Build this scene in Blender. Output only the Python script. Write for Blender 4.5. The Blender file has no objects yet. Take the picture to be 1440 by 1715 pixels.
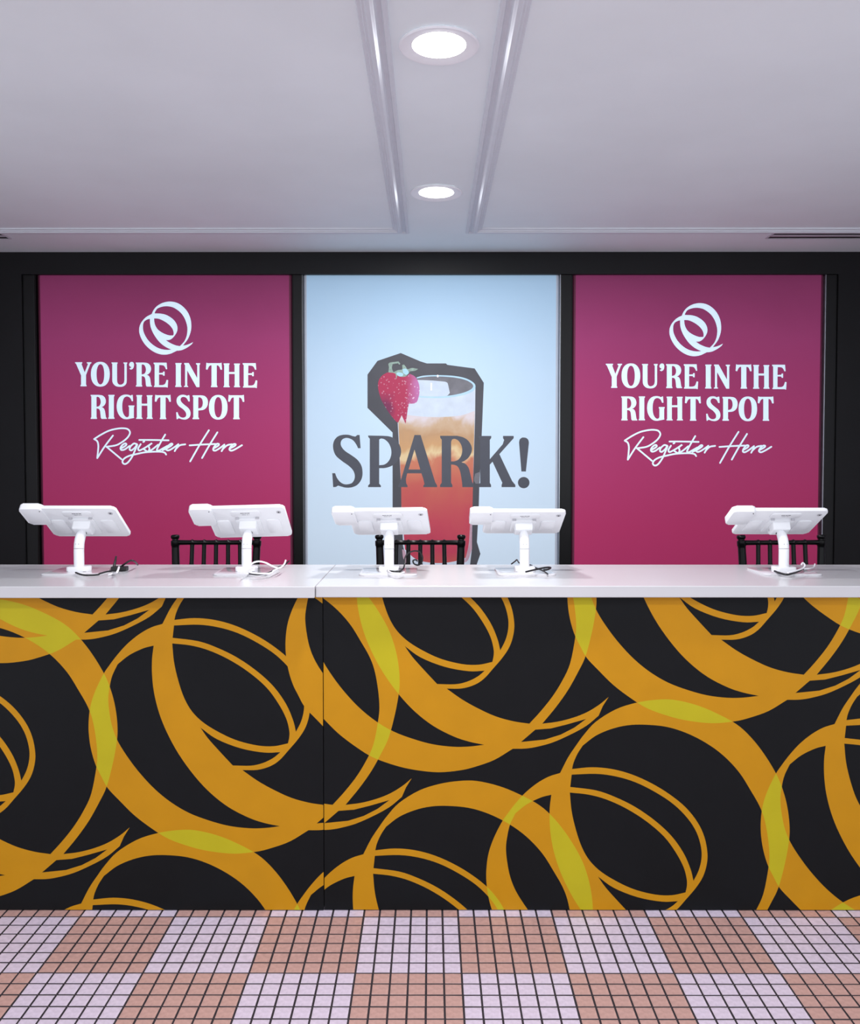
import bpy, bmesh, math, random
import numpy as np
from mathutils import Vector, Matrix
from mathutils.geometry import delaunay_2d_cdt

random.seed(7)
S = bpy.context.scene
COL = S.collection

# ------------------------------------------------------------------ camera
F = 1440.0                                     # focal length in pixels of the 1440x1715 frame
CAM_H = 1.5
PPY = 822.0                                    # row of the lens axis (the frame is cropped a little off centre)
PITCH = math.atan((PPY - 775.0) / F)
YAW = math.atan(2.0 / F)
cam_data = bpy.data.cameras.new('camera')
cam_data.sensor_fit = 'HORIZONTAL'
cam_data.sensor_width = 36.0
cam_data.lens = 36.0 * F / 1440.0
cam_data.shift_y = -(857.5 - PPY) / 1440.0
cam_data.clip_start = 0.05
camera = bpy.data.objects.new('camera', cam_data)
camera.location = (0, 0, CAM_H)
camera.rotation_euler = (math.pi / 2 - PITCH, 0, YAW)
COL.objects.link(camera)
S.camera = camera
CAM_R = camera.rotation_euler.to_matrix()

# ------------------------------------------------------------------ world, exposure
world = bpy.data.worlds.new('world')
S.world = world
world.use_nodes = True
bg = world.node_tree.nodes['Background']
bg.inputs['Color'].default_value = (0.88, 0.93, 1.0, 1)
bg.inputs['Strength'].default_value = 1.6
S.view_settings.view_transform = 'Standard'
S.view_settings.look = 'None'
S.view_settings.gamma = 1.0
S.view_settings.use_curve_mapping = False
S.view_settings.exposure = 0.0
LAMP_W = 26.0
S.cycles.max_bounces = 10
S.cycles.diffuse_bounces = 6
S.cycles.use_denoising = True

# ------------------------------------------------------------------ helpers
def at(px, py, Y):
    """point of the plane y = Y seen at pixel (px, py) of the 1440x1715 frame"""
    d = CAM_R @ Vector(((px - 720.0) / F, -(py - PPY) / F, -1.0))
    t = Y / d.y
    return Vector((d.x * t, Y, CAM_H + d.z * t))

def at_z(px, py, z):
    d = CAM_R @ Vector(((px - 720.0) / F, -(py - PPY) / F, -1.0))
    t = (z - CAM_H) / d.z
    return Vector((d.x * t, d.y * t, z))

def lin(c):
    c = c / 255.0
    return c / 12.92 if c <= 0.04045 else ((c + 0.055) / 1.055) ** 2.4

def rgb(r, g, b):
    return (lin(r), lin(g), lin(b), 1.0)

def mat(name, col, rough=0.5, metal=0.0, noise=0.0, scale=8.0, bump=0.0, bump_scale=60.0, emit=0.0, coat=0.0, spec=0.5,
        stretch=(1, 1, 1)):
    m = bpy.data.materials.new(name)
    m.use_nodes = True
    nt = m.node_tree
    b = nt.nodes['Principled BSDF']
    b.inputs['Base Color'].default_value = col
    b.inputs['Roughness'].default_value = rough
    b.inputs['Metallic'].default_value = metal
    b.inputs['Specular IOR Level'].default_value = spec
    b.inputs['Coat Weight'].default_value = coat
    b.inputs['Coat Roughness'].default_value = 0.08
    tc = nt.nodes.new('ShaderNodeTexCoord')
    mp = nt.nodes.new('ShaderNodeMapping')
    mp.inputs['Scale'].default_value = stretch
    nt.links.new(tc.outputs['Object'], mp.inputs['Vector'])
    src = None
    if noise > 0:
        n = nt.nodes.new('ShaderNodeTexNoise')
        n.inputs['Scale'].default_value = scale
        n.inputs['Detail'].default_value = 6
        nt.links.new(mp.outputs['Vector'], n.inputs['Vector'])
        r = nt.nodes.new('ShaderNodeMapRange')
        r.inputs['From Min'].default_value = 0.3
        r.inputs['From Max'].default_value = 0.7
        r.inputs['To Min'].default_value = 1 - noise
        r.inputs['To Max'].default_value = 1 + noise * 0.5
        nt.links.new(n.outputs['Fac'], r.inputs['Value'])
        mx = nt.nodes.new('ShaderNodeVectorMath')
        mx.operation = 'SCALE'
        mx.inputs[0].default_value = col[:3]
        nt.links.new(r.outputs['Result'], mx.inputs['Scale'])
        nt.links.new(mx.outputs['Vector'], b.inputs['Base Color'])
        src = mx.outputs['Vector']
    if emit > 0:
        b.inputs['Emission Strength'].default_value = emit
        b.inputs['Emission Color'].default_value = col
        if src:
            nt.links.new(src, b.inputs['Emission Color'])
    if bump > 0:
        n2 = nt.nodes.new('ShaderNodeTexNoise')
        n2.inputs['Scale'].default_value = bump_scale
        n2.inputs['Detail'].default_value = 4
        nt.links.new(mp.outputs['Vector'], n2.inputs['Vector'])
        bp = nt.nodes.new('ShaderNodeBump')
        bp.inputs['Strength'].default_value = bump
        bp.inputs['Distance'].default_value = 0.01
        nt.links.new(n2.outputs['Fac'], bp.inputs['Height'])
        nt.links.new(bp.outputs['Normal'], b.inputs['Normal'])
    return m

def ramp_mat(name, axis, lo, hi, stops, rough=0.6, emit=0.0, noise=0.0, nscale=12.0, stretch=(1, 1, 1)):
    """printed colour that runs along one object axis between lo and hi"""
    m = bpy.data.materials.new(name)
    m.use_nodes = True
    nt = m.node_tree
    b = nt.nodes['Principled BSDF']
    b.inputs['Roughness'].default_value = rough
    b.inputs['Specular IOR Level'].default_value = 0.2
    tc = nt.nodes.new('ShaderNodeTexCoord')
    sx = nt.nodes.new('ShaderNodeSeparateXYZ')
    nt.links.new(tc.outputs['Object'], sx.inputs[0])
    mr = nt.nodes.new('ShaderNodeMapRange')
    mr.inputs['From Min'].default_value = lo
    mr.inputs['From Max'].default_value = hi
    nt.links.new(sx.outputs[axis], mr.inputs['Value'])
    val = mr.outputs['Result']
    if noise > 0:
        mp = nt.nodes.new('ShaderNodeMapping')
        mp.inputs['Scale'].default_value = stretch
        nt.links.new(tc.outputs['Object'], mp.inputs['Vector'])
        n = nt.nodes.new('ShaderNodeTexNoise')
        n.inputs['Scale'].default_value = nscale
        n.inputs['Detail'].default_value = 5
        n.inputs['Distortion'].default_value = 0.6
        nt.links.new(mp.outputs['Vector'], n.inputs['Vector'])
        sub = nt.nodes.new('ShaderNodeMath'); sub.operation = 'SUBTRACT'
        nt.links.new(n.outputs['Fac'], sub.inputs[0]); sub.inputs[1].default_value = 0.5
        mul = nt.nodes.new('ShaderNodeMath'); mul.operation = 'MULTIPLY'
        nt.links.new(sub.outputs[0], mul.inputs[0]); mul.inputs[1].default_value = noise
        add = nt.nodes.new('ShaderNodeMath'); add.operation = 'ADD'
        nt.links.new(mul.outputs[0], add.inputs[0]); nt.links.new(val, add.inputs[1])
        val = add.outputs[0]
    cr = nt.nodes.new('ShaderNodeValToRGB')
    el = cr.color_ramp.elements
    el[0].position, el[0].color = stops[0]
    el[1].position, el[1].color = stops[-1]
    for p, c in stops[1:-1]:
        e = el.new(p); e.color = c
    nt.links.new(val, cr.inputs['Fac'])
    nt.links.new(cr.outputs['Color'], b.inputs['Base Color'])
    if emit > 0:
        nt.links.new(cr.outputs['Color'], b.inputs['Emission Color'])
        b.inputs['Emission Strength'].default_value = emit
    return m

def tag(o, label=None, cat=None, group=None, kind=None):
    if label: o['label'] = label
    if cat: o['category'] = cat
    if group: o['group'] = group
    if kind: o['kind'] = kind
    return o

def thing(name, label, cat, loc=(0, 0, 0), group=None):
    o = bpy.data.objects.new(name, None)
    o.empty_display_size = 0.05
    o.location = loc
    COL.objects.link(o)
    return tag(o, label, cat, group)

ORIGIN = {}
def obj(name, bm, m, parent=None, origin=None, smooth=False, label=None, local=False):
    """links bm as ONE mesh object; its vertices are in world coordinates unless local"""
    me = bpy.data.meshes.new(name)
    if not local:
        o0 = Vector(origin) if origin is not None else Vector((0, 0, 0))
        if origin is None and parent is not None:
            o0 = ORIGIN.get(parent.name, Vector(parent.location))
        for v in bm.verts:
            v.co -= o0
    bmesh.ops.recalc_face_normals(bm, faces=bm.faces[:])
    bm.to_mesh(me)
    bm.free()
    for mm in (m if isinstance(m, (list, tuple)) else [m]):
        me.materials.append(mm)
    if smooth:
        me.shade_smooth()
        me.set_sharp_from_angle(angle=math.radians(40))
    o = bpy.data.objects.new(name, me)
    COL.objects.link(o)
    if parent is not None:
        o.parent = parent
        if not local:
            ORIGIN[o.name] = o0 if origin is None else Vector(origin)
    elif origin is not None:
        o.location = origin
        ORIGIN[o.name] = Vector(origin)
    if label: o['label'] = label
    return o

def copy_tree(o, parent=None):
    c = o.copy()
    COL.objects.link(c)
    c.parent = parent
    for ch in list(o.children):
        copy_tree(ch, c)
    return c

def box(bm, x0, x1, y0, y1, z0, z1, bevel=0.0, seg=2):
    r = bmesh.ops.create_cube(bm, size=1.0)
    vs = r['verts']
    for v in vs:
        v.co = Vector((x0 + (v.co.x + .5) * (x1 - x0), y0 + (v.co.y + .5) * (y1 - y0), z0 + (v.co.z + .5) * (z1 - z0)))
    if bevel > 0:
        es = list({e for v in vs for e in v.link_edges})
        bmesh.ops.bevel(bm, geom=es, offset=bevel, segments=seg, profile=0.5, affect='EDGES')
    return bm

def tube(bm, pts, radii, seg=12, cap=True):
    """round tube through pts, a radius per point"""
    pts = [Vector(p) for p in pts]
    if not isinstance(radii, (list, tuple)):
        radii = [radii] * len(pts)
    up = None
    rings = []
    for i, p in enumerate(pts):
        a = pts[max(i - 1, 0)]; b = pts[min(i + 1, len(pts) - 1)]
        t = (b - a)
        t = t.normalized() if t.length > 1e-9 else Vector((0, 0, 1))
        if up is None:
            up = Vector((1, 0, 0)) if abs(t.x) < 0.9 else Vector((0, 1, 0))
        u = (up - t * up.dot(t)).normalized()
        w = t.cross(u)
        up = u
        rings.append([bm.verts.new(p + (u * math.cos(2 * math.pi * k / seg) + w * math.sin(2 * math.pi * k / seg)) * radii[i])
                      for k in range(seg)])
    for r0, r1 in zip(rings, rings[1:]):
        for k in range(seg):
            bm.faces.new((r0[k], r0[(k + 1) % seg], r1[(k + 1) % seg], r1[k]))
    if cap:
        bm.faces.new(rings[0][::-1]); bm.faces.new(rings[-1])
    return bm

def turned(bm, a, b, prof, seg=12):
    """turned rod from a to b; prof = list of (fraction, radius)"""
    a, b = Vector(a), Vector(b)
    return tube(bm, [a.lerp(b, f) for f, r in prof], [r for f, r in prof], seg)

def catmull(pts, n=8, closed=False):
    out = []
    N = len(pts)
    P = [np.array(p, float) for p in pts]
    rng = range(N if closed else N - 1)
    for i in rng:
        if closed:
            p0, p1, p2, p3 = P[i - 1], P[i], P[(i + 1) % N], P[(i + 2) % N]
        else:
            p1, p2 = P[i], P[i + 1]
            p0 = P[i - 1] if i > 0 else 2 * p1 - p2
            p3 = P[i + 2] if i + 2 < N else 2 * p2 - p1
        for k in range(n):
            t = k / n
            out.append(0.5 * ((2 * p1) + (p2 - p0) * t + (2 * p0 - 5 * p1 + 4 * p2 - p3) * t * t + (3 * p1 - p0 - 3 * p2 + p3) * t ** 3))
    if not closed:
        out.append(P[-1])
    return out

def contour(text, default_smooth=False, n=6):
    """'x,y x,y ...' ; a leading ~ makes a point smooth, a leading ! makes it a corner"""
    pts, sm = [], []
    for w in text.split():
        s = default_smooth
        if w[0] == '~': s, w = True, w[1:]
        elif w[0] == '!': s, w = False, w[1:]
        x, y = w.split(',')
        pts.append((float(x), float(y))); sm.append(s)
    if all(sm):
        return [tuple(p) for p in catmull(pts, n, True)]
    k = sm.index(False)
    pts, sm = pts[k:] + pts[:k], sm[k:] + sm[:k]
    pts.append(pts[0]); sm.append(False)
    out, i = [], 0
    while i < len(pts) - 1:
        j = i + 1
        while sm[j]: j += 1
        run = pts[i:j + 1]
        out += [tuple(run[0])] if len(run) == 2 else [tuple(p) for p in catmull(run, n)[:-1]]
        i = j
    return out

def ellipse(cx, cy, rx, ry, n=40, e=2.0):
    out = []
    for k in range(n):
        a = 2 * math.pi * k / n
        c, s = math.cos(a), math.sin(a)
        out.append((cx + rx * math.copysign(abs(c) ** (2 / e), c), cy + ry * math.copysign(abs(s) ** (2 / e), s)))
    return out

def rounded_rect(x0, x1, y0, y1, r, n=5):
    out = []
    for cx, cy, a0 in ((x1 - r, y1 - r, 0), (x0 + r, y1 - r, 90), (x0 + r, y0 + r, 180), (x1 - r, y0 + r, 270)):
        for k in range(n + 1):
            a = math.radians(a0 + 90 * k / n)
            out.append((cx + r * math.cos(a), cy + r * math.sin(a)))
    return out

def stroke(pts, w, n=8):
    """ribbon of width w along a smooth line, as a list of convex quads and round ends"""
    P = catmull(pts, n)
    out = []
    for a, b in zip(P, P[1:]):
        d = b - a
        L = np.hypot(*d)
        if L < 1e-6: continue
        nrm = np.array((-d[1], d[0])) / L * w / 2
        e = d / L * w * 0.12
        out.append([tuple(a - e + nrm), tuple(b + e + nrm), tuple(b + e - nrm), tuple(a - e - nrm)])
    for p in (P[0], P[-1]):
        out.append(ellipse(p[0], p[1], w / 2, w / 2, 12))
    return out

def pip(cs, pts):
    """even-odd test of points against several contours taken together"""
    inside = np.zeros(len(pts), bool)
    x, y = pts[:, 0], pts[:, 1]
    for c in cs:
        c = np.asarray(c, float)
        d = np.roll(c, -1, 0)
        for (x0, y0), (x1, y1) in zip(c, d):
            if y0 == y1: continue
            m = ((y0 > y) != (y1 > y)) & (x < (x1 - x0) * (y - y0) / (y1 - y0) + x0)
            inside ^= m
    return inside

def print_sheet(bm, border, layers, to3d, rule='top', slots=(0, 1, 2), plain=None):
    """flat print: cuts the sheet along every contour and gives each piece the ink that lies on it.
    layers = [(material index, [contours])]; rule 'top' = last layer wins, 'count' = ink by how many layers overlap"""
    V, E = [], []
    def add(c):
        k = len(V)
        V.extend(Vector((p[0], p[1])) for p in c)
        E.extend((k + i, k + (i + 1) % len(c)) for i in range(len(c)))
    add(border)
    for mi, cs in layers:
        for c in cs: add(c)
    r = delaunay_2d_cdt(V, E, [], 0, 1e-4)
    vo, fo = r[0], r[2]
    va = np.array([(v.x, v.y) for v in vo])
    cen = np.array([va[list(f)].mean(0) for f in fo])
    keep = pip([border], cen)
    cnt = np.zeros(len(fo), int)
    for mi, cs in layers:
        allp = np.concatenate([np.asarray(c) for c in cs])
        lo, hi = allp.min(0), allp.max(0)
        idx = np.nonzero(keep & (cen[:, 0] >= lo[0]) & (cen[:, 0] <= hi[0]) & (cen[:, 1] >= lo[1]) & (cen[:, 1] <= hi[1]))[0]
        if len(idx) == 0: continue
        hit = idx[pip(cs, cen[idx])]
        if rule == 'top': cnt[hit] = mi
        else: cnt[hit] += 1
    if plain:                                   # a patch where the overlap was printed in the plain ink
        x0, x1, z0, z1 = plain
        inside = (cen[:, 0] > x0) & (cen[:, 0] < x1) & (cen[:, 1] > z0) & (cen[:, 1] < z1)
        cnt[inside] = np.minimum(cnt[inside], 1)
    used = {}
    for f, k, c in zip(fo, keep, cnt):
        if not k: continue
        vs = []
        for i in f:
            if i not in used:
                used[i] = bm.verts.new(to3d(va[i][0], va[i][1]))
            vs.append(used[i])
        try:
            nf = bm.faces.new(vs)
        except ValueError:
            continue
        nf.material_index = int(c) if rule == 'top' else slots[min(int(c), 2)]
    return bm

def flat_prism(bm, pts, frame, w0, w1, bevel=0.0):
    """prism of outline pts (u, v) between w0 and w1 in a frame (function u, v, w -> Vector)"""
    a = [bm.verts.new(frame(u, v, w0)) for u, v in pts]
    b = [bm.verts.new(frame(u, v, w1)) for u, v in pts]
    f0 = bm.faces.new(a[::-1]); f1 = bm.faces.new(b)
    n = len(pts)
    for i in range(n):
        bm.faces.new((a[i], a[(i + 1) % n], b[(i + 1) % n], b[i]))
    if bevel > 0:
        es = list(f1.edges) + list(f0.edges)
        bmesh.ops.bevel(bm, geom=es, offset=bevel, segments=2, profile=0.5, affect='EDGES')
    return bm

# ------------------------------------------------------------------ materials
M_ceiling = mat('ceiling_paint', rgb(240, 249, 252), 0.65, noise=0.05, scale=1.6, bump=0.25, bump_scale=2.2)
M_mould = mat('moulding_paint', rgb(218, 223, 230), 0.5, noise=0.02, scale=20, spec=0.4)
M_wall_black = mat('black_wall_paint', rgb(18, 18, 20), 0.5, noise=0.1, scale=5, spec=0.25)
M_trim_black = mat('black_trim_paint', rgb(13, 13, 14), 0.4, noise=0.08, scale=9, spec=0.3)
M_wall_side = mat('side_wall_paint', rgb(196, 192, 202), 0.7, noise=0.05, scale=3)
M_grout = mat('grout', rgb(38, 30, 38), 0.8, noise=0.15, scale=40)
M_lav = mat('lavender_tile', rgb(204, 190, 208), 0.42, noise=0.15, scale=70, bump=0.08, bump_scale=70)
M_peach = mat('peach_tile', rgb(186, 148, 141), 0.42, noise=0.17, scale=70, bump=0.08, bump_scale=70)
M_counter = mat('white_counter_laminate', rgb(192, 191, 194), 0.24, noise=0.02, scale=3, spec=0.3)
M_carcass = mat('counter_carcass', rgb(30, 30, 33), 0.6, noise=0.1, scale=8)
M_black_ink = mat('black_vinyl', rgb(19, 20, 22), 0.5, noise=0.06, scale=14, spec=0.12)
M_gold = mat('gold_vinyl', rgb(186, 130, 12), 0.5, noise=0.05, scale=9, spec=0.2)
M_yellow = mat('yellow_vinyl', rgb(178, 165, 26), 0.5, noise=0.04, scale=9, spec=0.2)
M_white = mat('white_plastic', rgb(234, 235, 238), 0.35, noise=0.015, scale=14)
M_white_metal = mat('white_enamel', rgb(212, 210, 214), 0.1, noise=0.015, scale=14)
M_grey_plastic = mat('pale_grey_plastic', rgb(188, 187, 192), 0.4, noise=0.03, scale=30)
M_dark_plastic = mat('dark_plastic', rgb(22, 22, 24), 0.35, noise=0.05, scale=30)
M_screen = mat('tablet_glass', rgb(10, 10, 14), 0.06, noise=0.03, scale=4)
M_small_print = mat('small_print_ink', rgb(70, 68, 74), 0.5, noise=0.05, scale=90)
M_cable_black = mat('black_cable', rgb(16, 16, 18), 0.4, noise=0.06, scale=60)
M_cable_white = mat('white_cable', rgb(238, 236, 240), 0.35, noise=0.03, scale=60)
M_stool = mat('black_lacquer', rgb(9, 9, 10), 0.28, noise=0.08, scale=20, spec=0.22)
M_cushion = mat('black_vinyl_cushion', rgb(24, 24, 26), 0.5, noise=0.08, scale=30, bump=0.1, bump_scale=200)
M_alu = mat('silver_frame', rgb(205, 212, 220), 0.28, metal=0.9, noise=0.04, scale=30)
M_alu_dim = mat('dimmed_silver_frame', rgb(120, 122, 126), 0.5, metal=0.6, noise=0.05, scale=30)  # same silver frame in darker colour, for the edge catching less light
M_trim_ring = mat('lamp_trim_paint', rgb(244, 246, 250), 0.4, noise=0.02, scale=30)
M_lens = mat('lamp_lens', (1, 0.985, 0.97, 1), 0.4, noise=0.01, scale=30, emit=9.0)
M_vent_dark = mat('vent_void', rgb(22, 22, 26), 0.7, noise=0.1, scale=30)
M_vent = mat('vent_paint', rgb(205, 204, 212), 0.4, noise=0.03, scale=30)
EMIT = 0.34
M_mag = None  # made with the posters

# ------------------------------------------------------------------ key distances
Y_MURAL = at_z(722, 1525, 0).y               # foot of the counter front
Z_CEIL = 2.70
Y_WALL = at_z(722, 422, Z_CEIL).y            # black wall below the ceiling edge
Y_POST = Y_WALL + 0.03                       # poster faces, a little behind the header
XL, XR, Y_BACK = -3.3, 3.3, -3.6
Y_SIDE = 2.3                                 # the side walls close off the service bay; in front the hall is open

# ------------------------------------------------------------------ room
bm = box(bmesh.new(), XL, XR, Y_BACK, Y_WALL + 0.5, Z_CEIL, Z_CEIL + 0.1)
tag(obj('ceiling', bm, M_ceiling), kind='structure')
bm = box(bmesh.new(), XL - 0.1, XL, Y_SIDE, Y_WALL + 0.5, -0.05, Z_CEIL)
tag(obj('wall_left', bm, M_wall_side), kind='structure')
bm = box(bmesh.new(), XR, XR + 0.1, Y_SIDE, Y_WALL + 0.5, -0.05, Z_CEIL)
tag(obj('wall_right', bm, M_wall_side), kind='structure')

# black wall: back board, header, piers and posts around the three light boxes
wall_origin = (0, Y_WALL, 0)
bm = box(bmesh.new(), XL, XR, Y_WALL + 0.12, Y_WALL + 0.22, 0, Z_CEIL)
wall_back = tag(obj('wall_back', bm, M_wall_black, origin=wall_origin), kind='structure')
P = lambda px, py: at(px, py, Y_POST)
panels = [(62.5, 491.5, 458.5), (508.0, 936.5, 460.0), (956.5, 1380.5, 460.0)]     # x at the top edge, top y in pixels
px_world = []
for x0, x1, yt in panels:
    a, b = P(x0, yt), P(x1, yt)
    a2, b2 = P(x0 + (4 if x0 < 100 else 1), 940), P(x1 - (6 if x1 > 1300 else 1), 940)
    px_world.append(((a.x + a2.x) / 2, (b.x + b2.x) / 2, a.z))
head_z = at(722, 459.0, Y_WALL).z
bm = box(bmesh.new(), XL, XR, Y_WALL, Y_WALL + 0.12, head_z, Z_CEIL)
obj('header', bm, M_wall_black, wall_back)
pier_l, pier_r = at(38, 600, Y_WALL).x, at(1402, 600, Y_WALL).x
for a, b in ((XL, pier_l), (pier_r, XR)):
    obj('pier', box(bmesh.new(), a, b, Y_WALL, Y_WALL + 0.12, 0, head_z), M_wall_black, wall_back)
gap = 0.004
for a, b in ((pier_l, px_world[0][0] - gap), (px_world[0][1] + gap, px_world[1][0] - gap),
             (px_world[1][1] + gap, px_world[2][0] - gap), (px_world[2][1] + gap, pier_r)):
    obj('post', box(bmesh.new(), a, b, Y_WALL + 0.012, Y_WALL + 0.12, 0, head_z, 0.003), M_trim_black, wall_back)
for a, b, zt in px_world:
    obj('lower_panel', box(bmesh.new(), a - gap, b + gap, Y_WALL + 0.02, Y_WALL + 0.12, 0, 0.55), M_trim_black, wall_back)

# ceiling mouldings: two mitred L-shaped frames either side of the lamp strip
PROF = [(0, 0), (0, .012), (.006, .016), (.014, .016), (.017, .005), (.030, .006), (.037, .022), (.045, .028), (.056, .028),
        (.061, .019), (.067, .019), (.070, .012), (.080, .010), (.083, 0)]
def moulding(name, x_inner, sx, y_far, x_end):
    """x_inner: edge nearest the lamp strip; the profile grows away from it towards sx"""
    bm = bmesh.new()
    rings = []
    for k in range(3):
        ring = []
        for u, h in PROF:
            h *= 0.68
            x = x_inner + sx * u
            y = y_far - u
            if k == 0: p = (x, Y_BACK, Z_CEIL - h)
            elif k == 1: p = (x, y, Z_CEIL - h)
            else: p = (x_end, y, Z_CEIL - h)
            ring.append(bm.verts.new(p))
        rings.append(ring)
    for r0, r1 in zip(rings, rings[1:]):
        for i in range(len(PROF) - 1):
            bm.faces.new((r0[i], r0[i + 1], r1[i + 1], r1[i]))
    for r in (rings[0], rings[-1]):
        bm.faces.new(r)
    return tag(obj(name, bm, M_mould, origin=(x_inner, y_far, Z_CEIL)), kind='structure')
y_far = at_z(722, 388.6, Z_CEIL).y
moulding('trim_1', at_z(648, 0, Z_CEIL).x, -1, y_far, XL)
moulding('trim_2', at_z(838, 0, Z_CEIL).x, 1, y_far, XR)

# ------------------------------------------------------------------ floor of small square tiles
floor_bm = box(bmesh.new(), XL, XR, Y_BACK, Y_WALL + 0.5, -0.06, -0.0007)
floor = tag(obj('floor', floor_bm, M_grout), kind='structure')
PITCH_T = 0.0521
GROUT = 0.0054
row_far = at_z(722, 1535.7, 0).y              # first whole joint in front of the counter
col_0 = at_z(767.3, 1535.7, 0).x              # joint where lavender meets peach
def tile_mesh(name, m):
    bm = bmesh.new()
    s = (PITCH_T - GROUT) / 2
    box(bm, -s, s, -s, s, -0.006, 0.0, 0.0007, 1)
    me = bpy.data.meshes.new(name)
    bm.to_mesh(me); bm.free()
    me.materials.append(m)
    return me
ME_T = [tile_mesh('tile_lavender', M_lav), tile_mesh('tile_peach', M_peach)]
def tile_kind(i, j):
    """i = column from the joint, j = row counted towards the camera"""
    return 0 if ((i // 6) + (j // 6)) % 2 != 0 else 1
def in_frame(x, y):
    v = CAM_R.transposed() @ Vector((x, y, -CAM_H))
    if v.z > -0.2: return False
    return abs(v.x / -v.z * F) < 735 and v.y / -v.z * F > -(1715 - PPY) - 12
tiles, rest = [], []
j0 = -int((Y_WALL - row_far) / PITCH_T) - 1
for j in range(j0, int((row_far - Y_BACK) / PITCH_T)):
    for i in range(-64, 64):
        x = col_0 + (i + .5) * PITCH_T
        y = row_far - (j + .5) * PITCH_T
        if not (XL + .03 < x < XR - .03): continue
        if in_frame(x, y) and j >= -1:
            tiles.append((y, i, j, x))
        else:
            rest.append((y, i, j, x))
tiles.sort(key=lambda t: (t[2], -abs(t[1])), reverse=True)
for n, (y, i, j, x) in enumerate(tiles):
    if n >= 300:
        rest.append((y, i, j, x)); continue
    o = bpy.data.objects.new('tile', ME_T[tile_kind(i, j)])
    o.parent = floor
    o.location = (x, y, random.uniform(-.0004, .0002))
    o.rotation_euler = (random.uniform(-.006, .006), random.uniform(-.006, .006), random.uniform(-.004, .004))
    COL.objects.link(o)
V, Fc, MI = [], [], []
s = (PITCH_T - GROUT) / 2
for y, i, j, x in rest:
    k = len(V)
    t = 0.0007
    V += [(x - s, y - s, -.004), (x + s, y - s, -.004), (x + s, y + s, -.004), (x - s, y + s, -.004),
          (x - s + t, y - s + t, 0), (x + s - t, y - s + t, 0), (x + s - t, y + s - t, 0), (x - s + t, y + s - t, 0)]
    for f in ((4, 5, 6, 7), (0, 1, 5, 4), (1, 2, 6, 5), (2, 3, 7, 6), (3, 0, 4, 7)):
        Fc.append(tuple(k + q for q in f)); MI.append(tile_kind(i, j))
me = bpy.data.meshes.new('tile_field')
me.from_pydata(V, [], Fc)
me.materials.append(M_lav); me.materials.append(M_peach)
me.polygons.foreach_set('material_index', MI)
me.update()
o = bpy.data.objects.new('tile_field', me)
o.parent = floor
COL.objects.link(o)
tag(o, kind='stuff')

# ------------------------------------------------------------------ ceiling downlights and slot vents
x_lamp = at_z(734, 75, Z_CEIL).x + 0.002
y_lamp = [at_z(734, 75, Z_CEIL).y, at_z(733, 322, Z_CEIL).y]
step = y_lamp[1] - y_lamp[0]
def downlight(y, label, group=None):
    t = thing('ceiling_downlight', label, 'ceiling light', (x_lamp, y, Z_CEIL), group)
    bm = bmesh.new()
    prof = [(.114, 0.0), (.116, -.004), (.112, -.0075), (.104, -.007), (.084, -.002), (.078, .0045)]
    n = 48
    rings = [[bm.verts.new((x_lamp + r * math.cos(2 * math.pi * k / n), y + r * math.sin(2 * math.pi * k / n), Z_CEIL - .0005 + h))
              for k in range(n)] for r, h in [(p[0], p[1] if p[1] < 0 else -.0015 * (p[0] < .1)) for p in prof]]
    for r0, r1 in zip(rings, rings[1:]):
        for k in range(n):
            bm.faces.new((r0[k], r0[(k + 1) % n], r1[(k + 1) % n], r1[k]))
    obj('trim_ring', bm, M_trim_ring, t, smooth=True)
    bm = bmesh.new()
    vs = [bm.verts.new((x_lamp + .0785 * math.cos(2 * math.pi * k / n), y + .0785 * math.sin(2 * math.pi * k / n), Z_CEIL - .0018)) for k in range(n)]
    c = bm.verts.new((x_lamp, y, Z_CEIL - .0055))
    for k in range(n):
        bm.faces.new((vs[k], vs[(k + 1) % n], c))
    obj('lens', bm, M_lens, t, smooth=True)
    ld = bpy.data.lights.new('downlight_lamp', 'AREA')
    ld.shape = 'DISK'; ld.size = 0.15
    ld.energy = LAMP_W
    ld.color = (0.985, 0.985, 1.0)
    lo = bpy.data.objects.new('downlight_lamp', ld)
    lo.location = (0, 0, -0.012)
    lo.parent = t
    COL.objects.link(lo)
downlight(y_lamp[0], 'round recessed ceiling light, the larger one at the top between the mouldings')
downlight(y_lamp[1], 'round recessed ceiling light, the smaller one nearer the posters')
downlight(y_lamp[0] - step, 'round recessed ceiling light in the lamp strip just out of view above the viewer')
downlight(y_lamp[0] - step * 2, 'round recessed ceiling light in the lamp strip behind the viewer')

def slot_vent(x0, x1, sx, label):
    ya, yb = at_z(722, 389.6, Z_CEIL).y, at_z(722, 398.3, Z_CEIL).y
    t = thing('ceiling_vent', label, 'vent', (x0, (ya + yb) / 2, Z_CEIL))
    a, b = min(x0, x1), max(x0, x1)
    obj('void', box(bmesh.new(), a, b, ya, yb, Z_CEIL - .003, Z_CEIL - .0005), M_vent_dark, t)
    w = yb - ya
    obj('slat', box(bmesh.new(), a + .004, b - .004, ya + w * .36, ya + w * .64, Z_CEIL - .0048, Z_CEIL - .001, .0008), M_vent, t)
    for q in ((a - .006, b + .006, ya - .007, ya - .001), (a - .006, b + .006, yb + .001, yb + .007), (a - .006, a - .0005, ya, yb), (b + .0005, b + .006, ya, yb)):
        obj('frame_bar', box(bmesh.new(), *q, Z_CEIL - .006, Z_CEIL - .0002), M_vent, t)
slot_vent(at_z(1292, 393, Z_CEIL).x, XR - .3, 1, 'dark slot air vent in the ceiling above the right poster')
slot_vent(at_z(6, 393, Z_CEIL).x, XL + .3, -1, 'dark slot air vent in the ceiling at the left edge')

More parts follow.
